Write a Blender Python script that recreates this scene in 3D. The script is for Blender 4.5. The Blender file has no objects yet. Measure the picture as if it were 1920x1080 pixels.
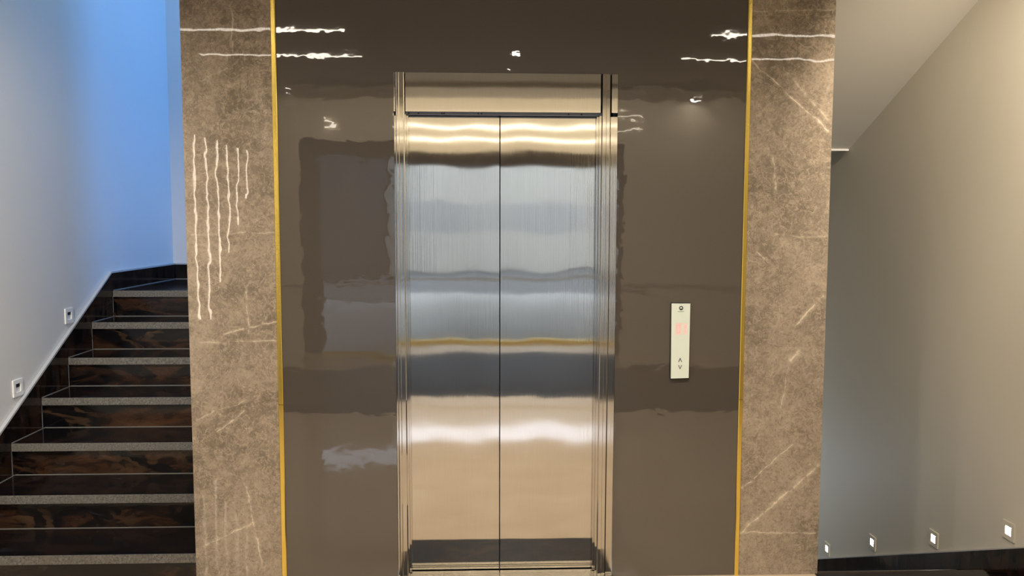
import bpy, bmesh, math, random
from mathutils import Vector, Matrix
random.seed(7)
S = bpy.context.scene
COL = S.collection

# ------------------------------------------------------------------ camera
cam_data = bpy.data.cameras.new('camera'); cam = bpy.data.objects.new('camera', cam_data); COL.objects.link(cam)
cam_data.sensor_width = 36; cam_data.lens = 36 * 1527 / 1920; cam_data.clip_start = 0.05
yaw, pit, rol = math.radians(2.2), math.radians(4.6), math.radians(0.12)
fw = Vector((math.sin(yaw)*math.cos(pit), math.cos(yaw)*math.cos(pit), -math.sin(pit)))
rt = Vector((math.cos(yaw), -math.sin(yaw), 0)); up = rt.cross(fw)
r2 = math.cos(rol)*rt + math.sin(rol)*up; u2 = -math.sin(rol)*rt + math.cos(rol)*up
m3 = Matrix((r2, u2, -fw)).transposed()
cam.matrix_world = Matrix.Translation((0, -3.5, 1.575)) @ m3.to_4x4()
S.camera = cam

# ------------------------------------------------------------------ world, exposure
S.view_settings.view_transform = 'Standard'; S.view_settings.look = 'None'
S.view_settings.gamma = 1; S.view_settings.exposure = 0.13; S.view_settings.use_curve_mapping = False
w = bpy.data.worlds.new('world'); S.world = w; w.use_nodes = True
bg = w.node_tree.nodes['Background']; bg.inputs[0].default_value = (0.80, 0.85, 1.0, 1); bg.inputs[1].default_value = 6.0

WARM = (1.0, 0.90, 0.76); BLUE = (0.10, 0.36, 1.0)
def area(name, loc, rot, sx, sy, power, colr):
    d = bpy.data.lights.new(name, 'AREA'); d.shape = 'RECTANGLE'; d.size = sx; d.size_y = sy; d.energy = power; d.color = colr
    o = bpy.data.objects.new(name, d); COL.objects.link(o); o.location = loc; o.rotation_euler = rot; return o
def spot(name, loc, power, colr, size=110, blend=0.8, rad=0.04, rot=(0,0,0)):
    d = bpy.data.lights.new(name, 'SPOT'); d.energy = power; d.color = colr; d.spot_size = math.radians(size); d.spot_blend = blend
    d.shadow_soft_size = rad
    o = bpy.data.objects.new(name, d); COL.objects.link(o); o.location = loc; o.rotation_euler = rot; return o
# sky-blue daylight of the stairwell window, and the ceiling downlights
area('stair_window_daylight', (0.5, 2.25, 3.0), (math.radians(90), 0, math.radians(74)), 0.8, 2.2, 52, BLUE)
area('stair_skylight_daylight', (-1.75, 1.2, 4.5), (0, 0, 0), 0.9, 2.6, 22, (0.34, 0.62, 1.0))
for x, p in ((-1.05, 124), (0.15, 104), (1.3, 94)):
    spot('downlight_lamp', (x, -1.2, 2.975), p, WARM, 138, 0.9, 0.05)
def aim(src, dst): return (Vector(dst) - Vector(src)).to_track_quat('-Z', 'Y').to_euler()
spot('stair_fill_spot', (2.05, -1.35, 2.95), 365, (1, .88, .70), 62, 1.0, 0.05, aim((2.05, -1.35, 2.95), (2.24, 1.3, 1.25)))  # added spot, brightens the right stair wall and soffit
spot('stair_fill_spot', (-1.75, -1.35, 2.95), 250, (1, .93, .84), 70, 1.0, 0.05, aim((-1.75, -1.35, 2.95), (-2.38, .75, 1.25)))  # added spot, lifts and warms the left stair wall
for x, y, p in ((.30, -3.42, 130),):
    spot('downlight_lamp', (x, y, 2.975), p, WARM, 152, 0.5, 0.03)
# unseen fill light added behind the ceiling lip to brighten the back wall
area('back_wall_fill', (.45, -5.13, 2.975), aim((0, -5.13, 2.975), (0, -6.0, 2.1)), 5.2, .05, 24, WARM)
# unseen fill light added round the corner of the shaft to brighten the stairwell
d_ = bpy.data.lights.new('stairwell_fill', 'POINT'); d_.energy = 6; d_.color = (.66, .82, 1.0); d_.shadow_soft_size = .25
o_ = bpy.data.objects.new('stairwell_fill', d_); COL.objects.link(o_); o_.location = (1.65, 2.5, -.3)

# ------------------------------------------------------------------ helpers
def tag(o, label=None, cat=None, group=None, kind=None):
    if label: o['label'] = label
    if cat: o['category'] = cat
    if group: o['group'] = group
    if kind: o['kind'] = kind
    return o
def empty(name, loc, label, cat, group=None):
    o = bpy.data.objects.new(name, None); COL.objects.link(o); o.location = loc; o.empty_display_size = .05
    return tag(o, label, cat, group)
class MB:
    def __init__(s): s.bm = bmesh.new()
    def box(s, x0, x1, y0, y1, z0, z1, bevel=0):
        b = bmesh.new()
        bmesh.ops.create_cube(b, size=1)
        for v in b.verts:
            v.co = Vector(((x0+x1)/2 + v.co.x*(x1-x0), (y0+y1)/2 + v.co.y*(y1-y0), (z0+z1)/2 + v.co.z*(z1-z0)))
        if bevel: bmesh.ops.bevel(b, geom=b.edges[:], offset=bevel, segments=2, affect='EDGES')
        s.add(b); return s
    def add(s, b):
        m = bpy.data.meshes.new('t'); b.to_mesh(m); b.free(); s.bm.from_mesh(m); bpy.data.meshes.remove(m)
    def prism_x(s, pts, x0, x1):               # polygon in (y,z) extruded along x
        bm = s.bm
        a = [bm.verts.new((x0, y, z)) for y, z in pts]; b = [bm.verts.new((x1, y, z)) for y, z in pts]
        bm.faces.new(a); bm.faces.new(b[::-1]); n = len(pts)
        for i in range(n): bm.faces.new((a[i], b[i], b[(i+1) % n], a[(i+1) % n]))
        return s
    def prism_z(s, pts, zs, yoff=None):         # polygon in (x,y) extruded through the heights zs
        bm = s.bm; rings = []
        for z in zs:
            dy = yoff(z) if yoff else 0
            rings.append([bm.verts.new((x, y+dy, z)) for x, y in pts])
        n = len(pts)
        bm.faces.new(rings[0][::-1]); bm.faces.new(rings[-1])
        for r, t in zip(rings, rings[1:]):
            for i in range(n): bm.faces.new((r[i], r[(i+1) % n], t[(i+1) % n], t[i]))
        return s
    def prism_y(s, pts, y0, y1):                # polygon in (x,z) extruded along y
        bm = s.bm
        a = [bm.verts.new((x, y0, z)) for x, z in pts]; b = [bm.verts.new((x, y1, z)) for x, z in pts]
        bm.faces.new(a); bm.faces.new(b[::-1]); n = len(pts)
        for i in range(n): bm.faces.new((a[i], b[i], b[(i+1) % n], a[(i+1) % n]))
        return s
    def ring_y(s, cx, cz, r0, r1, y0, y1, a0=0, a1=360, n=32):
        bm = s.bm; seg = []
        for i in range(n+1):
            a = math.radians(a0 + (a1-a0)*i/n); c, q = math.cos(a), math.sin(a)
            seg.append([bm.verts.new((cx+r*c, y, cz+r*q)) for r, y in ((r0, y0), (r1, y0), (r1, y1), (r0, y1))])
        for p, q in zip(seg, seg[1:]):
            for i in range(4): bm.faces.new((p[i], p[(i+1) % 4], q[(i+1) % 4], q[i]))
        return s
    def build(s, name, mat, parent=None, smooth=False):
        bmesh.ops.recalc_face_normals(s.bm, faces=s.bm.faces[:])
        me = bpy.data.meshes.new(name); s.bm.to_mesh(me); s.bm.free()
        if smooth:
            for p in me.polygons: p.use_smooth = True
        me.materials.append(mat)
        o = bpy.data.objects.new(name, me); COL.objects.link(o)
        if parent is not None:
            o.parent = parent
            r = parent
            off = Vector((0, 0, 0))
            while r is not None: off += r.location; r = r.parent
            me.transform(Matrix.Translation(-off))
        return o
def box(name, mat, dims, parent=None, bevel=0):
    return MB().box(*dims, bevel=bevel).build(name, mat, parent)
def struct(name, o): o.name = name; o['kind'] = 'structure'; return o

# ------------------------------------------------------------------ material helpers
class NT:
    def __init__(s, name):
        s.m = bpy.data.materials.new(name); s.m.use_nodes = True; s.t = s.m.node_tree; s.N = s.t.nodes
        s.p = s.N['Principled BSDF']; s.out = s.N['Material Output']
    def n(s, typ, ins=None, **kw):
        x = s.N.new(typ)
        for k, v in kw.items(): setattr(x, k, v)
        for k, v in (ins or {}).items(): s.set(x, k, v)
        return x
    def set(s, x, k, v):
        if isinstance(v, bpy.types.NodeSocket): s.t.links.new(v, x.inputs[k])
        else: x.inputs[k].default_value = v
    def math(s, op, a, b=0.0, c=0.0, clamp=False):
        return s.n('ShaderNodeMath', {0: a, 1: b, 2: c}, operation=op, use_clamp=clamp).outputs[0]
    def vm(s, op, a, b=(0,0,0), sc=None):
        x = s.n('ShaderNodeVectorMath', {0: a, 1: b}, operation=op)
        if sc is not None: s.set(x, 3, sc)
        return x.outputs[1] if op in ('DOT_PRODUCT', 'LENGTH') else x.outputs[0]
    def coord(s, scale=(1,1,1), rot=(0,0,0)):
        g = s.n('ShaderNodeNewGeometry').outputs['Position']
        return s.n('ShaderNodeMapping', {'Vector': g, 'Scale': scale, 'Rotation': rot}).outputs[0]
    def noise(s, v, scale, detail=4, rough=.5, dist=0.0):
        return s.n('ShaderNodeTexNoise', {'Vector': v, 'Scale': scale, 'Detail': detail, 'Roughness': rough, 'Distortion': dist})
    def ramp(s, f, stops, interp='LINEAR'):
        r = s.n('ShaderNodeValToRGB', {0: f}); cr = r.color_ramp; cr.interpolation = interp
        while len(cr.elements) < len(stops): cr.elements.new(0.5)
        for e, (p, c) in zip(cr.elements, stops):
            e.position = p; e.color = (c, c, c, 1) if isinstance(c, (int, float)) else (*c, 1)
        return r.outputs[0]
    def mix(s, f, a, b, mode='MIX'):
        x = s.n('ShaderNodeMix', data_type='RGBA', blend_type=mode)
        s.set(x, 0, f); s.set(x, 6, (*a, 1) if isinstance(a, tuple) else a); s.set(x, 7, (*b, 1) if isinstance(b, tuple) else b)
        return x.outputs[2]
    def bump(s, h, dist, strength=1.0, normal=None):
        b = s.n('ShaderNodeBump', {'Height': h, 'Distance': dist, 'Strength': strength})
        if normal: s.set(b, 'Normal', normal)
        return b.outputs[0]
    def P(s, **kw):
        names = dict(color='Base Color', rough='Roughness', metal='Metallic', ior='IOR', normal='Normal', aniso='Anisotropic',
                     tangent='Tangent', emit='Emission Color', estr='Emission Strength', spec='Specular IOR Level')
        for k, v in kw.items():
            if k in ('color', 'emit') and isinstance(v, tuple): v = (*v[:3], 1)
            s.set(s.p, names[k], v)
        return s.m

def plain(name, c, rough=.5, metal=0, ior=1.5): return NT(name).P(color=c, rough=rough, metal=metal, ior=ior)
def emitter(name, c, strength):
    t = NT(name); return t.P(color=(0.02, 0.02, 0.02), emit=c, estr=strength)
def plaster(name, c):
    t = NT(name); v = t.coord(); n = t.noise(v, 1.3, 3).outputs[0]; f = t.noise(v, 160, 2).outputs[0]
    col = t.mix(t.ramp(n, [(.3, 0.0), (.7, 1.0)]), tuple(a*.97 for a in c), c)
    return t.P(color=col, rough=.55, normal=t.bump(f, .0004, .4))

def brown_stone(name, veins):
    t = NT(name); v = t.coord()
    big = t.noise(v, 2.6, 6, .62, .4).outputs[0]; mid = t.noise(v, 11, 6, .65, 1.2).outputs[0]; fine = t.noise(v, 90, 4, .7).outputs[0]
    col = t.mix(t.ramp(big, [(.40, 0.0), (.60, 1.0)]), (.20, .162, .122), (.345, .282, .215))
    col = t.mix(t.ramp(mid, [(.46, 0.0), (.62, .5)]), col, (.45, .365, .275))
    m2 = t.noise(v, 34, 6, .75, 1.8).outputs[0]
    col = t.mix(t.ramp(m2, [(.50, 0.0), (.60, .55)]), col, (.47, .385, .29))
    col = t.mix(t.ramp(m2, [(.36, .5), (.46, 0.0)]), col, (.145, .112, .08))
    col = t.mix(t.ramp(fine, [(.52, 0.0), (.72, .6)]), col, (.18, .135, .092))
    # pale crackle veining, broken up by a mask
    wv = t.vm('ADD', v, t.vm('SCALE', t.vm('SUBTRACT', t.noise(v, 6, 4, .6).outputs[1], (.5, .5, .5)), sc=.22))
    for sc, wdt, amt, lo in ((4.0, .007, .6, .50), (13, .016, .6, .53), (40, .06, .6, .50)):
        ed = t.n('ShaderNodeTexVoronoi', {'Vector': wv, 'Scale': sc, 'Randomness': 1.0}, feature='DISTANCE_TO_EDGE').outputs['Distance']
        line = t.ramp(ed, [(0.0, 1.0), (wdt, 0.0)])
        msk = t.ramp(t.noise(v, sc*.45, 3, .6).outputs[0], [(lo, 0.0), (lo+.14, amt)])
        col = t.mix(t.math('MULTIPLY', line, msk), col, (.58, .47, .35))
    sp = t.n('ShaderNodeTexVoronoi', {'Vector': wv, 'Scale': 60}).outputs['Distance']
    col = t.mix(t.math('MULTIPLY', t.ramp(sp, [(.06, .55), (.16, 0.0)]), t.ramp(t.noise(v, 4, 2).outputs[0], [(.5, 0.0), (.6, 1.0)])), col, (.55, .45, .34))
    # the slab's own long veins
    sep = t.n('ShaderNodeSeparateXYZ', {0: v}); flat = t.n('ShaderNodeCombineXYZ', {0: sep.outputs[0], 1: sep.outputs[2]}).outputs[0]
    wob = t.vm('SCALE', t.vm('SUBTRACT', t.noise(v, 14, 5, .65).outputs[1], (.5, .5, .5)), sc=.035)
    q = t.vm('ADD', flat, t.vm('MULTIPLY', wob, (1, 1, 0)))
    brk = t.noise(v, 22, 3, .6).outputs[0]
    for (ax, az, bx, bz, wd, amt) in veins:
        ba = Vector((bx-ax, bz-az, 0))
        pa = t.vm('SUBTRACT', q, (ax, az, 0))
        h = t.math('DIVIDE', t.vm('DOT_PRODUCT', pa, tuple(ba)), ba.length_squared, clamp=True)
        d = t.vm('LENGTH', t.vm('SUBTRACT', pa, t.vm('SCALE', tuple(ba), sc=h)))
        core = t.ramp(t.math('DIVIDE', d, wd*3, clamp=True), [(0.0, min(1, amt*1.2)), (.16, amt*.5), (.34, amt*.22), (1.0, 0.0)])
        col = t.mix(t.math('MULTIPLY', core, t.ramp(brk, [(.40, .15), (.56, 1.0)])), col, (.80, .68, .53))
    wav = t.noise(v, 9, 2, .4).outputs[0]
    nb = t.bump(wav, .00028, 1)
    return t.P(color=col, rough=.012, ior=1.5, normal=nb)

def granite(name, warm, streak=(1, 1, 1)):
    t = NT(name); v = t.coord(streak)
    dv = t.vm('ADD', v, t.vm('SCALE', t.vm('SUBTRACT', t.noise(v, 2.2, 4, .55).outputs[1], (.5, .5, .5)), sc=.5))
    a = t.noise(dv, 5.5, 9, .66, .9).outputs[0]; b = t.noise(dv, 2.0, 3, .5).outputs[0]
    wv = t.n('ShaderNodeTexWave', {'Vector': dv, 'Scale': 3.5, 'Distortion': 9, 'Detail': 4, 'Detail Scale': 1.6}, bands_direction='DIAGONAL').outputs[1]
    col = t.mix(t.math('MULTIPLY', t.ramp(a, [(.46, 0.0), (.66, 1.0)]), warm, clamp=True), (.003, .0027, .0034), (.062, .026, .011))
    col = t.mix(t.math('MULTIPLY', t.ramp(wv, [(.62, 0.0), (.95, .55)]), t.ramp(b, [(.48, 0.0), (.62, warm)])), col, (.10, .055, .028))
    gr = t.noise(dv, 160, 2).outputs[0]
    col = t.mix(t.math('MULTIPLY', t.ramp(gr, [(.55, 0.0), (.72, .6)]), t.ramp(a, [(.5, 0.0), (.62, 1.0)])), col, (.004, .004, .005))
    gy = t.ramp(t.noise(dv, 9, 5, .6, 1.5).outputs[0], [(.60, 0.0), (.72, .35)])
    col = t.mix(gy, col, (.05, .055, .062))
    return t.P(color=col, rough=.11, ior=1.5, normal=t.bump(t.noise(v, 30, 2).outputs[0], .0006, .5))
def rough_edge(name):
    t = NT(name); v = t.coord((1, 1, 1)); a = t.noise(v, 120, 4, .8).outputs[0]; b = t.noise(v, 14, 4, .6).outputs[0]
    col = t.mix(t.ramp(a, [(.36, 0.0), (.64, 1.0)]), (.04, .038, .034), (.22, .21, .19))
    col = t.mix(t.ramp(b, [(.42, 0.0), (.66, .55)]), col, (.13, .115, .09))
    return t.P(color=col, rough=.5, normal=t.bump(a, .001, .6))
def steel(name, c, r, wave, an=.85, smear=.0):
    t = NT(name); v = t.coord()
    br = t.noise(t.coord((520, 520, 3.0)), 1, 2, .6).outputs[0]
    br2 = t.noise(t.coord((60, 60, 1.2)), 1, 3, .6).outputs[0]
    sm = t.noise(t.coord((7, 7, 9)), 1, 6, .7, .8).outputs[0]
    col = t.mix(t.ramp(br, [(.3, 0.0), (.7, 1.0)]), tuple(a*.94 for a in c), c)
    col = t.mix(t.ramp(sm, [(.45, 0.0), (.75, .10)]), col, tuple(a*.80 for a in c))
    rr = t.math('ADD', t.math('MULTIPLY', t.ramp(sm, [(.4, 0.0), (.8, 1.0)]), .03), r)
    nb = t.bump(t.noise(t.coord((3.2, 3.2, 5.5)), 1, 2, .4).outputs[0], wave)
    nb = t.bump(t.noise(t.coord((230, 230, .8)), 1, 2, .5).outputs[0], .00022, 1, nb)
    return t.P(color=col, metal=1, rough=rr, aniso=an, tangent=t.n('ShaderNodeCombineXYZ', {0: 1.0}).outputs[0], normal=nb)

M = {}
# glossy grey-brown lacquered sheet
t = NT('brown_gloss_panel'); v = t.coord()
wv = t.noise(t.coord((7.5, 7.5, 10)), 1, 2.5, .45).outputs[0]
M['panel'] = t.P(color=(.078, .067, .057), rough=.016, ior=1.95, normal=t.bump(t.noise(t.coord((24, 24, 18)), 1, 1, .4).outputs[0], 0.00005, 1, t.bump(wv, .0006)))
M['steel'] = steel('brushed_steel', (.72, .695, .645), .062, .0004, .97)
M['steel_frame'] = steel('polished_steel_frame', (.64, .61, .56), .08, .0004, .9)
M['steel_header'] = steel('steel_header', (.68, .66, .62), .05, .0001, .97)
M['track'] = plain('dull_track_steel', (.16, .17, .20), .35, 1)
M['dark'] = plain('dark_gap', (.006, .005, .005), .6)
M['gold'] = NT('brass_gold'); v = M['gold'].coord((1, 1, 1))
M['gold'] = M['gold'].P(color=(1.0, .76, .19), metal=1, rough=.22)
M['stone_l'] = brown_stone('brown_marble_left', [
    (-1.09, 1.10, -.86, 1.155, .004, .7), (-1.0, 1.28, -.99, 1.10, .003, .6), (-1.22, .73, -.96, .83, .003, .6), (-1.14, .67, -1.02, .76, .004, .9),
    (-1.02, .45, -.96, .08, .004, .8), (-1.20, .17, -.99, .27, .004, .7), (-1.22, 1.52, -.87, 1.53, .003, .45), (-1.03, 2.45, -1.03, 2.28, .003, .6),
    (-1.2, 1.06, -.86, 1.07, .004, .5), (-1.02, 2.05, -.88, 2.02, .002, .3), (-1.16, 2.16, -1.05, 2.22, .003, .4)])
M['stone_r'] = brown_stone('brown_marble_right', [
    (1.15, 2.27, 1.33, 2.11, .003, .8), (1.33, 2.11, 1.50, 1.97, .0045, 1.0), (1.31, 2.22, 1.49, 2.02, .008, .45), (1.14, .18, 1.31, .33, .006, .8), (1.31, .33, 1.50, .50, .009, .8),
    (1.14, .38, 1.38, .60, .004, .7), (1.18, .20, 1.50, .19, .003, .7), (1.38, 1.13, 1.50, 1.26, .005, .9), (1.35, .965, 1.395, 1.02, .010, 1.0),
    (1.355, .96, 1.32, .72, .004, .5), (1.28, 1.52, 1.50, 1.515, .003, .5), (1.26, 1.86, 1.28, 1.70, .005, .6), (1.16, 2.47, 1.5, 2.48, .003, .5), (1.20, 1.45, 1.23, 1.42, .004, .8)])
M['granite'] = granite('dark_granite_tread', .16, (.35, 1, 1))
M['granite_riser'] = granite('brown_swirl_granite', .9, (.55, .6, 1.5))
M['granite_skirt'] = granite('dark_granite_skirting', .6, (1, 1.6, .7))
M['edge'] = rough_edge('honed_granite_edge')
M['granite_band'] = granite('honed_dark_granite', .4); M['granite_band'].node_tree.nodes['Principled BSDF'].inputs['Roughness'].default_value = .42; M['granite_band'].node_tree.nodes['Principled BSDF'].inputs['IOR'].default_value = 1.3
M['grout'] = plain('pale_grout', (.20, .195, .18), .6)
M['cap'] = plain('skirting_top_edge', (.40, .40, .40), .4)
M['wall_l'] = plaster('pale_paint_left', (.66, .655, .635))
M['wall_r'] = plaster('cream_paint_right', (.62, .575, .48))
M['wall_b'] = plaster('cream_paint_back', (.80, .72, .56))
M['soffit'] = plaster('soffit_paint', (.72, .685, .62))
M['ceil'] = plaster('taupe_ceiling', (.40, .37, .34))
t = NT('polished_beige_floor'); v = t.coord(); n_ = t.noise(v, 3, 6, .6, .6).outputs[0]
M['floor'] = t.P(color=t.mix(t.ramp(n_, [(.3, 0.0), (.7, 1.0)]), (.56, .44, .31), (.66, .54, .40)), rough=.05, ior=1.7)
M['white'] = plain('white_plastic', (.80, .80, .79), .35)
M['face'] = plain('call_panel_white_glass', (.72, .79, .71), .25)
M['ink'] = plain('black_print', (.03, .035, .035), .5)
M['frame'] = plain('dark_brown_door_frame', (.05, .035, .025), .4)
M['facade'] = plaster('pale_facade', (.37, .35, .295))
M['facade_d'] = plaster('dark_facade', (.035, .035, .036))
M['lilac'] = plain('facade_window', (.24, .23, .22), .3)
M['street'] = plain('pale_paving', (.44, .435, .40), .8)
M['asphalt'] = plain('asphalt', (.12, .12, .115), .8)
M['led'] = emitter('warm_led', (1.0, .89, .74), 11)
M['led_wall'] = emitter('warm_led_line', (1.0, .84, .64), 14)
M['led_back'] = emitter('back_wall_led', (1.0, .90, .74), 6.5)
M['spot'] = emitter('downlight_glow', (1.0, .92, .78), 40)
M['step'] = emitter('step_light_glow', (1.0, .93, .78), 45)
M['red'] = NT('soft_red_digit').P(color=(.75, .35, .33), rough=.4, emit=(1, .35, .35), estr=.55)
M['halo'] = NT('pink_display_glow').P(color=(.78, .66, .60), rough=.4, emit=(1, .45, .42), estr=.04)
t = NT('tinted_glass'); fr = t.n('ShaderNodeFresnel', {'IOR': 1.5}).outputs[0]
tr = t.n('ShaderNodeBsdfTransparent', {'Color': (.80, .83, .85, 1)}); gl = t.n('ShaderNodeBsdfGlossy', {'Roughness': .01})
ms = t.n('ShaderNodeMixShader', {0: fr}); t.t.links.new(tr.outputs[0], ms.inputs[1]); t.t.links.new(gl.outputs[0], ms.inputs[2])
t.t.links.new(ms.outputs[0], t.out.inputs[0]); M['glass'] = t.m

# ------------------------------------------------------------------ setting
XL, XR, XR2, CE, YB, YF = -2.38, 2.38, 3.35, 3.0, -6.0, 2.9
SX1_ = 1.5
struct('floor', MB().box(XL-.15, XR2, YB-.2, -3.17-2.11, -.2, 0).box(XL-.15, XR2, -3.17, 0, -.2, 0).box(XL-.15, XR2, -5.28, -3.17, -.2, -.004).build('floor', M['floor']))
fl = bpy.data.objects['floor']
struct('floor_lower', MB().box(SX1_-.6, XR+.15, -.2, YF+.15, -2.6, -2.4).box(SX1_-.6, XR, -.1, -.002, -2.4, -.2).box(XL-.15, -1.2, 0, YF, -.2, -.03).build('floor_lower', M['floor']))
box('granite_band', M['granite_band'], (XL, XR2, -5.28, -3.17, -.004, .0005), fl)
struct('wall_left', MB().box(XL-.15, XL, YB, YF+.1, -.2, 4.6).build('wall_left', M['wall_l']))
struct('wall_right', MB().box(XR, XR+.15, -.9, YF+.1, -2.4, 3.1).box(XR+.15, XR2+.15, -.9, -.75, -.2, 3.1).box(XR2, XR2+.15, YB, -.9, -.2, 3.1).build('wall_right', M['wall_r']))
struct('wall_back', MB().box(XL, -2.07, YB-.2, YB, 0, 3.1).box(1.66, XR2, YB-.2, YB, 0, 3.1).box(-2.07, 1.66, YB-.2, YB, 2.495, 3.1).build('wall_back', M['wall_b']))
SX0, SX1 = -1.243, 1.50
struct('wall_front', MB().box(SX0, -.37, .02, 1.8, -.1, 4.6).box(.60, SX1, .02, 1.8, -2.4, 3.1).box(-.37, .60, .02, 1.8, 2.21, 3.1)
       .box(-.37, 1.5, .3, 1.8, -.1, 2.21).box(-.37, SX1, .02, 1.8, 3.1, 4.6).box(1.0, 1.15, 1.8, YF, -2.4, 4.6).build('wall_front', M['wall_l']))  # last box: unseen wall added to block the blue window light
struct('wall_far', MB().box(XL-.15, XR+.15, YF, YF+.15, -2.4, 4.6).build('wall_far', M['wall_l']))
struct('ceiling', MB().box(XL-.15, XR2+.15, YB-.2, -.41, CE, CE+.15).box(XL-.15, SX1, -.41, .02, CE, CE+.15).box(XL-.15, SX1+.1, -.1, YF+.15, 4.6, 4.7)
       .box(XL-.15, SX1+.1, -.1, .02, 3.15, 4.6).build('ceiling', M['ceil']))
sof = struct('trim_1', MB().prism_x([(-.41, 3.0), (1.733, 2.051), (YF, 2.051), (YF, 3.15), (-.41, 3.15)], SX1-.02, XR).build('trim_1', M['soffit']))
sof['label'] = 'sloping cream soffit under the flight above the right stairwell'
lip = struct('trim_2', box('trim_2', M['white'], (SX1, XR-.01, 1.715, 1.735, 2.040, 2.052)))
struct('trim_3', box('trim_3', M['ceil'], (XL, XR2, -5.07, -5.05, CE-.038, CE)))
struct('trim_4', MB().box(XL, -2.07, YB, YB+.015, .83, .86).box(1.66, XR2, YB, YB+.015, .80, .83).build('trim_4', M['cap']))

# entrance doors in the back wall
d1 = bpy.data.objects.new('door_1', None); COL.objects.link(d1); d1.location = (-.2, YB-.05, 0); d1['kind'] = 'structure'
MB().box(-2.07, -1.86, YB-.12, YB-.02, 0, 2.495).box(1.60, 1.66, YB-.12, YB-.02, 0, 2.495).box(-1.86, 1.60, YB-.12, YB-.02, 2.32, 2.495)\
    .box(-.15, -.09, YB-.11, YB-.03, 0, 2.32).build('door_frame', M['frame'], d1)
for x0, x1 in ((-1.86, -.15), (-.09, 1.60)):
    box('glass_pane', M['glass'], (x0, x1, YB-.08, YB-.07, .04, 2.32), d1)
MB().box(-1.86, 1.60, YB-.06, YB-.03, .835, .86).build('push_rail', M['cap'], d1)
box('sill', M['gold'], (-1.86, 1.60, YB-.13, YB-.01, 0, .04), d1)

# outside: street, two fronts opposite and an unseen canopy added to mask the sky
struct('ground', MB().box(-30, 30, -12.9, YB-.2, -.3, -.02).build('ground', M['street']))
struct('ground', MB().box(-30, 30, -40, -12.9, -.3, -.04).build('ground', M['asphalt']))
b1 = tag(MB().box(-2.6, 14, -24, -20, 0, 5.02).build('opposite_building', M['facade']), 'pale grey building front across the street, mirrored in the lift doors', 'building')
b2 = tag(MB().box(-20, -2.65, -24, -19.8, 0, 5.02).build('opposite_building', M['facade_d']), 'dark building front across the street, left of the pale one', 'building')
for i in range(5):
    w_ = box('window', M['lilac'], (-1.6+i*2.6, -.2+i*2.6, -20.04, -19.99, 1.3, 2.3), b1)
for o_ in (tag(box('sky_mask_canopy', M['ceil'], (-8, 8, -13.0, YB-.25, 3.38, 3.5)), 'unseen flat canopy behind the camera, added to cut off the sky', 'canopy'),):
    for x in (-3.6, 3.6): box('sky_mask_post', M['frame'], (x-.06, x+.06, -12.6, -12.48, -.02, 3.38), o_)

# ------------------------------------------------------------------ the lift
def theta(z):
    if z < .45: return .0150*max(0, (z-.15)/.30)
    if z < .9: return .0150
    return max(-.0095, .0150 - .0242*(z-.9))
def bow(z, y0=0.0):
    n = 40; s = 0
    for i in range(n):
        zz = 1.3 + (z-1.3)*(i+.5)/n
        s += -theta(zz)*(z-1.3)/n
    return s
ZS = [0.0 + 2.204*i/44 for i in range(45)]
def zrange(a, b): return [a] + [z for z in ZS if a+.01 < z < b-.01] + [b]
lift = empty('elevator', (.085, 0, 0), 'brushed steel two-leaf lift with closed doors in the glossy brown panel', 'elevator')
def leaf(x0, x1, ph):
    mb = MB(); bm = mb.bm; nx = 24; zs = [.014 + (2.050-.014)*j/90 for j in range(91)]
    g = []
    for z in zs:
        row = []
        for i in range(nx+1):
            x = x0 + (x1-x0)*i/nx; u = i/nx
            y = .058 + bow(z) + .00022*math.sin(2*math.pi*u*1.1+ph)*math.sin(5.2*z+ph) + .00012*math.sin(9*u+3*ph)*math.sin(11*z)
            row.append(bm.verts.new((x, y, z)))
        g.append(row)
    for a, b in zip(g, g[1:]):
        for i in range(nx): bm.faces.new((a[i], a[i+1], b[i+1], b[i]))
    # returned edges and back
    def back(v): return bm.verts.new((v.co.x, .085, v.co.z))
    bl = [back(r[0]) for r in g]; br = [back(r[-1]) for r in g]
    for k in range(len(g)-1):
        bm.faces.new((g[k][0], g[k+1][0], bl[k+1], bl[k])); bm.faces.new((g[k+1][-1], g[k][-1], br[k], br[k+1]))
    bm.faces.new((bl[0], bl[-1], br[-1], br[0]))
    for e in bm.edges:
        if len(e.link_faces) < 2 or e.calc_face_angle(0) > .8: e.smooth = False
    o = mb.build('door_leaf', M['steel'], lift)
    for p in o.data.polygons: p.use_smooth = abs(p.normal.y) > .9
    return o
leaf(-.330, .0812, 0.4); leaf(.0858, .512, 2.2)
# frame: two tall proud posts, thin returns, outer flats, header
def profile(name, pts, z0, z1, mat=M['steel_frame']): return MB().prism_z(pts, zrange(z0, z1), bow).build(name, mat, lift)
profile('post', [(-.357, .02), (-.357, -.009), (-.354, -.012), (-.345, -.012), (-.343, -.010), (-.325, -.010), (-.321, -.006), (-.321, .02)], 0, 2.203)
profile('post', [(.515, .02), (.515, -.006), (.518, -.012), (.533, -.012), (.535, -.009), (.549, -.009), (.552, -.006), (.552, .02)], 0, 2.203)
profile('door_return', [(-.321, .055), (-.321, .004), (-.3155, .004), (-.3155, .03), (-.309, .030), (-.309, .055)], .012, 2.03)
profile('door_return', [(.515, .055), (.515, .004), (.5075, .004), (.5075, .03), (.4995, .030), (.4995, .055)], .012, 2.03)
profile('outer_flat', [(-.365, .02), (-.365, -.004), (-.3585, -.004), (-.3585, .02)], .012, 2.024)
profile('outer_flat', [(.5545, .02), (.5545, -.004), (.583, -.004), (.583, .02)], .012, 2.024)
hd = lambda x0, x1: MB().box(x0, x1, -.004, .02, 2.041, 2.203, bevel=.0008).build('header', M['steel_header'], lift)
hd(-.317, .5105); hd(.5575, .583); hd(-.366, -.360)
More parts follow.
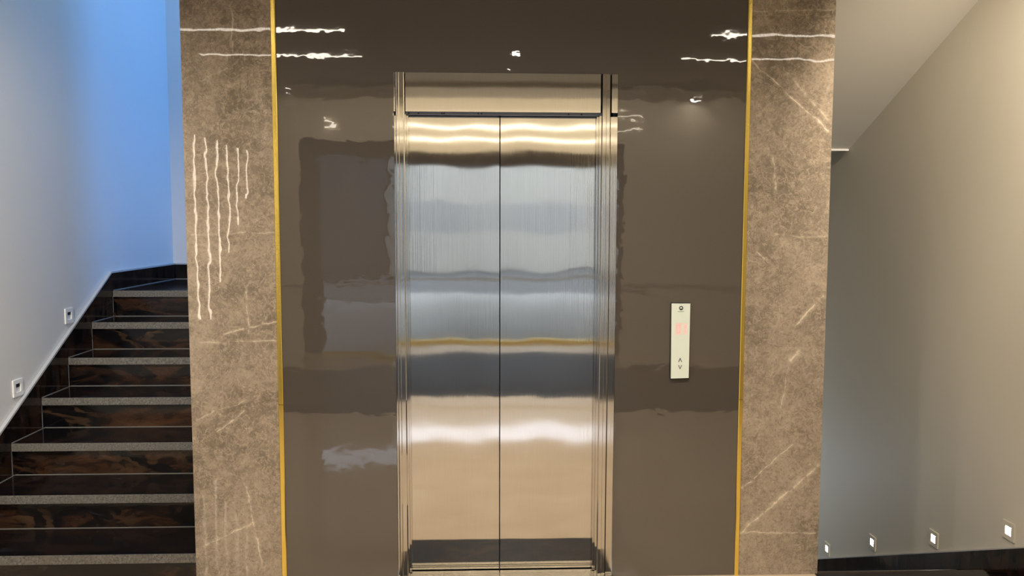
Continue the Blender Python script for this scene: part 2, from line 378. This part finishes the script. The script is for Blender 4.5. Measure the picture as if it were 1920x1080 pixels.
box('header_backing', M['dark'], (-.366, .5835, .021, .050, 2.045, 2.2035), lift)
box('door_track', M['track'], (-.321, .515, .010, .045, 2.031, 2.0405), lift)
for x in (-.304, -.263, -.164, -.155, -.010, .004, .375, .43):
    box('track_screw', M['dark'], (x-.003, x+.003, .008, .012, 2.032, 2.038), lift)
box('shaft_backing', M['dark'], (-.36, .58, .10, .14, 0, 2.2), lift)
MB().box(-.365, .583, -.011, .10, .0, .010).box(-.365, .583, .012, .018, .010, .012).box(-.365, .583, .03, .036, .010, .012).build('sill', M['steel_frame'], lift)
tag(box('threshold_slab', M['granite_band'], (-.37, .59, -.30, -.012, -.002, .004), bevel=.0008), 'dark granite threshold slab in the floor before the lift doors', 'threshold')

# glossy brown sheet around the lift
gp = tag(MB().box(-.851, -.366, 0, .02, 0, CE).box(.584, 1.134, 0, .02, 0, CE).box(-.366, .584, 0, .02, 2.2045, CE).build('gloss_panel', M['panel']),
         'glossy grey-brown lacquered panel surrounding the steel lift doors', 'wall panel')
bmx = bmesh.new(); bmx.from_mesh(gp.data); bmesh.ops.remove_doubles(bmx, verts=bmx.verts[:], dist=1e-5); bmx.to_mesh(gp.data); bmx.free()

# stone pilasters and gold strips
def pilaster(x0, x1, mat, joints, label):
    t_ = empty('stone_pilaster', ((x0+x1)/2, 0, 0), label, 'pilaster', 'marble pilasters flanking the lift')
    zz = [0] + joints + [CE]
    for a, b in zip(zz, zz[1:]):
        box('slab', mat, (x0, x1, -.004, .019, a+.00012, b-.00012), t_, bevel=.0003)
pilaster(-1.243, -.873, M['stone_l'], [.57, 1.06, 1.55, 2.025], 'brown veined marble pilaster left of the lift, by the rising stairs')
pilaster(1.154, 1.512, M['stone_r'], [.55, 1.035, 1.515, 2.0], 'brown veined marble pilaster right of the lift, by the descending stairs')
for x0, x1, zj, lab in ((-.8725, -.8515, .79, 'thin gold metal strip between left marble pilaster and glossy panel'),
                    (1.1345, 1.1535, .80, 'thin gold metal strip between glossy panel and right marble pilaster')):
    g_ = empty('gold_strip', ((x0+x1)/2, 0, 0), lab, 'metal strip', 'gold strips beside the lift')
    for a, b in ((0, zj-.001), (zj+.001, CE)):
        MB().prism_z([(x0, .018), (x0, -.005), (x0+.003, -.008), (x1-.003, -.008), (x1, -.005), (x1, .018)], [a, b]).build('strip', M['gold'], g_)

# call panel
cp = empty('call_panel', (.869, 0, 1.06), 'tall white lift call panel with red floor digits and two arrows', 'call panel')
MB().prism_y([(.8275, 1.226), (.909, 1.2255), (.908, .8985), (.830, .8965)], -.013, 0).build('faceplate', M['face'], cp)
MB().box(.826, .9105, -.006, 0, .8935, 1.2285).build('back_box', M['dark'], cp)
Y0, Y1 = -.0138, -.0126
lg = MB().ring_y(.869, 1.206, .0052, .0092, Y0, Y1)
lg.prism_y([(.869+.0055*math.cos(math.radians(a)), 1.206+.0055*math.sin(math.radians(a))) for a in range(205, 336, 13)], Y0, Y1)
lg.build('round_emblem', M['ink'], cp)
tx = MB(); x = .8555
for k in range(9):
    wl = .0022; tx.box(x, x+.0008, Y0, Y1, 1.1895, 1.1918)
    tx.box(x, x+wl, Y0, Y1, 1.1895 if k % 2 else 1.1911, 1.1902 if k % 2 else 1.1918); x += .0031
tag(tx.build('small_print', M['ink'], cp), 'line of tiny dark lettering under the emblem')
def seg(on, cx, cz, wd, hg):
    mb = MB(); th = .0042; h = hg/2
    if 'a' in on: mb.box(cx-wd/2, cx+wd/2, Y0, Y1, cz+h-th, cz+h)
    if 'd' in on: mb.box(cx-wd/2, cx+wd/2, Y0, Y1, cz-h, cz-h+th)
    if 'f' in on: mb.box(cx-wd/2, cx-wd/2+th, Y0, Y1, cz+.001, cz+h-.001)
    if 'b' in on: mb.box(cx+wd/2-th, cx+wd/2, Y0, Y1, cz+.001, cz+h-.001)
    if 'e' in on: mb.box(cx-wd/2, cx-wd/2+th, Y0, Y1, cz-h+.001, cz-.001)
    if 'c' in on: mb.box(cx+wd/2-th, cx+wd/2, Y0, Y1, cz-h+.001, cz-.001)
    tag(mb.build('digit', M['red'], cp), 'glowing red floor digit')
MB().box(.845, .8725, -.0134, -.0126, 1.088, 1.142, bevel=.0003).box(.8795, .897, -.0134, -.0126, 1.088, 1.142, bevel=.0003).build('digit_glow', M['halo'], cp)  # plates coloured pink to stand for the glow round the digits
seg('abcdef', .8585, 1.115, .0165, .038); seg('bc', .884, 1.115, .0155, .038)
def chev(cz, s):
    w_, h_, th = .0085, .0095, .0030
    pts = [(.869-w_, cz-s*h_), (.869, cz+s*h_), (.869+w_, cz-s*h_), (.869+w_-th, cz-s*h_), (.869, cz+s*(h_-th*2)), (.869-w_+th, cz-s*h_)]
    MB().prism_y(pts, Y0, Y1).build('arrow', M['ink'], cp)
chev(.979, 1); chev(.946, -1)

# ------------------------------------------------------------------ rising stairs, left
SR = SX0 - .003   # right end of the steps, against the shaft
st = empty('staircase', (-1.8, 0, 0), 'dark brown polished granite stairs climbing beside the left pilaster', 'stairs')
RUN, RISE = .298, .168
def topl(y): return 1.134 + .112 + (y-1.80)*RISE/RUN
for k in range(7):                                    # k=0 lowest
    y = .012 + RUN*k; z = .126 + RISE*k; zb = 0 if k == 0 else z - RISE
    y2 = y + RUN + .02 if k < 6 else YF
    tr_ = box('tread', M['granite'], (XL+.021, SR, y+.006, y2, z-.040, z), st, bevel=.001)
    box('nosing', M['edge'], (XL+.021, SR, y, y+.0055, z-.041, z-.0005), tr_, bevel=.0012)
    box('riser', M['granite_riser'], (XL+.012, SR, y+.022, y+.040, zb+.0005, z-.041), st)
    if k: box('joint', M['grout'], (XL+.021, SR, y+.0195, y+.022, zb, zb+.0030), tr_)
    if k < 6:
        pts = [(y, z-.04), (y+RUN-.001, z-.04), (y+RUN-.001, topl(y+RUN)), (y, topl(y))]
        MB().prism_x(pts, XL+.001, XL+.020).build('skirting_slab', M['granite_skirt'], st)
        MB().prism_x([(y, topl(y)), (y+RUN-.001, topl(y+RUN)), (y+RUN-.001, topl(y+RUN)+.012), (y, topl(y)+.012)], XL+.001, XL+.0205).build('skirting_edge', M['cap'], st)
        box('joint', M['grout'], (XL+.0205, XL+.0225, y+.006, y+RUN+.02, z, z+.0028), tr_)
zl = .126 + RISE*6
MB().prism_x([(1.80, zl-.04), (YF, zl-.04), (YF, zl+.112), (1.80, zl+.112)], XL+.001, XL+.020).build('skirting_slab', M['granite_skirt'], st)
box('skirting_edge', M['cap'], (XL+.001, XL+.0205, 1.80, YF, zl+.112, zl+.122), st)
box('skirting_slab', M['granite_skirt'], (XL+.021, SX0+.4, YF-.02, YF-.001, zl, zl+.112), st)
box('skirting_edge', M['cap'], (XL+.021, SX0+.4, YF-.021, YF-.001, zl+.112, zl+.122), st)
box('joint', M['grout'], (XL+.0205, XL+.023, 1.81, YF-.02, zl, zl+.0035), st)
box('joint', M['grout'], (XL+.021, SX0+.4, YF-.024, YF-.020, zl, zl+.004), st)
box('landing', M['granite'], (SR, .995, 1.805, YF, zl-.10, zl), st)
box('stringer', M['granite'], (XL+.021, SX0-.004, .06, .10, 0.0, .08), st)

# ------------------------------------------------------------------ descending stairs, right
sd = empty('staircase', (1.95, 0, 0), 'dark granite stairs going down behind the right pilaster', 'stairs')
box('floor_edge', M['granite'], (1.5, XR, -.30, -.006, .0006, .004), sd)
R2, D2 = .31, .1395
X0, X1 = SX1+.004, XR-.021
for k in range(8):
    y = R2*k; z = -D2*(k+1)
    box('riser', M['granite_riser'], (X0, X1, y, y+.018, z, z+D2-.04 if k else z+D2-.001), sd)
    tr_ = box('tread', M['granite'], (X0, X1, y+.018 if True else y, y+R2+.02 if k < 7 else YF, z-.04, z), sd)
    box('nosing', M['edge'], (X0, X1, y+R2+.0205 if k < 7 else YF-.004, y+R2+.026 if k < 7 else YF-.001, z-.04, z), tr_)
def top2(y): return .1016 - .449*y
for k in range(-1, 8):
    y = R2*k; y1 = y+R2-.001 if k < 7 else YF
    zb = min(.0, -D2*(k+1)) - .04 if k >= 0 else 0.0
    if k < 0: y = -.45; y1 = -.001
    pts = [(y, zb), (y1, zb), (y1, top2(y1)), (y, top2(y))]
    MB().prism_x(pts, XR-.020, XR-.001).build('skirting_slab', M['granite_skirt'], sd)
    MB().prism_x([(y, top2(y)), (y1, top2(y1)), (y1, top2(y1)+.006), (y, top2(y)+.006)], XR-.0205, XR-.001).build('skirting_edge', M['cap'], sd)

# ------------------------------------------------------------------ step lights
def step_light(name, wx, s, y, z, lit, label, group, h=.088):
    o = empty(name, (wx, y, z), label, 'step light', group)
    a = wx; hw = h/2
    def bx(nm, mat, d0, d1, y0, y1, z0, z1): return box(nm, mat, (min(a+s*d0, a+s*d1), max(a+s*d0, a+s*d1), y+y0, y+y1, z+z0, z+z1), o)
    fb = MB()
    def fr(y0, y1, z0, z1): fb.box(min(a, a+s*.008), max(a, a+s*.008), y+y0, y+y1, z+z0, z+z1, bevel=.001)
    i = .022
    fr(-hw, hw, hw-i, hw); fr(-hw, hw, -hw, -hw+i); fr(-hw, -hw+i, -hw+i, hw-i); fr(hw-i, hw, -hw+i, hw-i)
    fb.build('frame', M['white'] if not lit else M['wall_r'], o)
    bx('lens', M['step'] if lit else M['white'], .0005, .004 if lit else .003, -hw+i, hw-i, -hw+i, hw-i)
    if not lit: bx('louvre', M['dark'], .003, .0055, -hw+i+.004, hw-i-.006, .004, hw-i)
    return o
step_light('step_light', XL, 1, .721, .724, False, 'unlit white step light on the left wall, lower one near photo edge', 'unlit step lights by the rising stairs')
step_light('step_light', XL, 1, 1.268, 1.033, False, 'unlit white step light on the left wall, higher one', 'unlit step lights by the rising stairs')
for (y, z), lab in zip(((-.018, .195), (.571, -.076), (1.221, -.358), (1.847, -.655)),
        ('lit square step light on the right wall, nearest and highest one with visible frame', 'lit square step light on the right wall, second nearest', 'lit square step light on the right wall, second from the pilaster', 'lit step light right beside the marble pilaster, farthest and lowest')):
    step_light('step_light', XR, -1, y, z, True, lab, 'lit step lights by the descending stairs', .082)

# ------------------------------------------------------------------ lamps of the hall
for x0, x1, y, lab in ((XL, -1.0, -2.75, 'warm led strip in the ceiling, near left'), (XL, -1.03, -3.66, 'warm led strip in the ceiling, far left'),
                  (1.76, XR2, -2.75, 'warm led strip in the ceiling, near right'), (1.74, XR2, -3.66, 'warm led strip in the ceiling, far right')):
    o = tag(box('led_strip', M['led'], (x0, x1, y-.012, y+.012, CE-.012, CE-.001)), lab + ', mirrored in the panel', 'led strip', 'led strips in the hall ceiling')
for z in (2.80, 2.645):
    tag(box('led_strip', M['led_back'], (-1.01, 1.88, YB+.001, YB+.014, z-.004, z+.004)), 'warm led line on the back wall above the entrance at %s' % ('upper row' if z > 2.7 else 'lower row'), 'led strip', 'led lines above the entrance')
for k, (y, zb) in enumerate(((-3.42, .757), (-3.72, .72), (-4.0, 1.03), (-4.32, 1.28), (-4.62, 1.53), (-4.94, 1.81))):
    tag(box('led_line', M['led_wall'], (XL+.001, XL+.012, y-.0045, y+.0045, zb, 2.295)), 'vertical warm led line on the left wall, number %s from the stairs, mirrored in marble' % ('one', 'two', 'three', 'four', 'five', 'six')[k], 'led line', 'vertical led lines on the left wall')
def downlight(x, y, label, r=.03):
    o = empty('downlight', (x, y, CE), label, 'downlight', 'ceiling downlights of the hall')
    def ring(r0, r1, z0, z1, nm, mat):
        mb = MB().ring_y(0, 0, r0, r1, z0, z1)
        for v_ in mb.bm.verts: v_.co = Vector((x+v_.co.x, y+v_.co.z, CE - v_.co.y))
        mb.build(nm, mat, o)
    ring(r, r+.012, 0, .006, 'rim', M['white']); ring(.0005, r, 0, .003, 'lens', M['spot'])
for x, y, lab, r in ((.30, -3.42, 'ceiling downlight above the camera, mirrored just above the lift header', .03), (.26, -4.30, 'ceiling downlight behind the camera, mirrored lowest above the lift header', .02),
        (-2.10, -5.70, 'ceiling downlight in the left rear corner, mirrored beside the left gold strip', .03), (2.45, -5.80, 'large ceiling downlight in the right rear, mirrored right of the lift', .07),
        (-1.05, -1.2, 'ceiling downlight in front of the left marble pilaster', .03), (.15, -1.2, 'ceiling downlight in front of the lift doors', .03), (1.3, -1.2, 'ceiling downlight in front of the right marble pilaster', .03),
        (2.05, -1.35, 'added fixture of the fill spot before the descending stairs', .03), (-1.75, -1.35, 'added fixture of the fill spot before the rising stairs', .03)):  # last two: fixtures added for the stair fill spots
    downlight(x, y, lab, r)
tag(box('exit_lamp', M['led_back'], (-1.79, -1.66, YB+.001, YB+.03, 2.68, 2.705)), 'small bright lamp on the back wall left of the entrance', 'wall lamp')
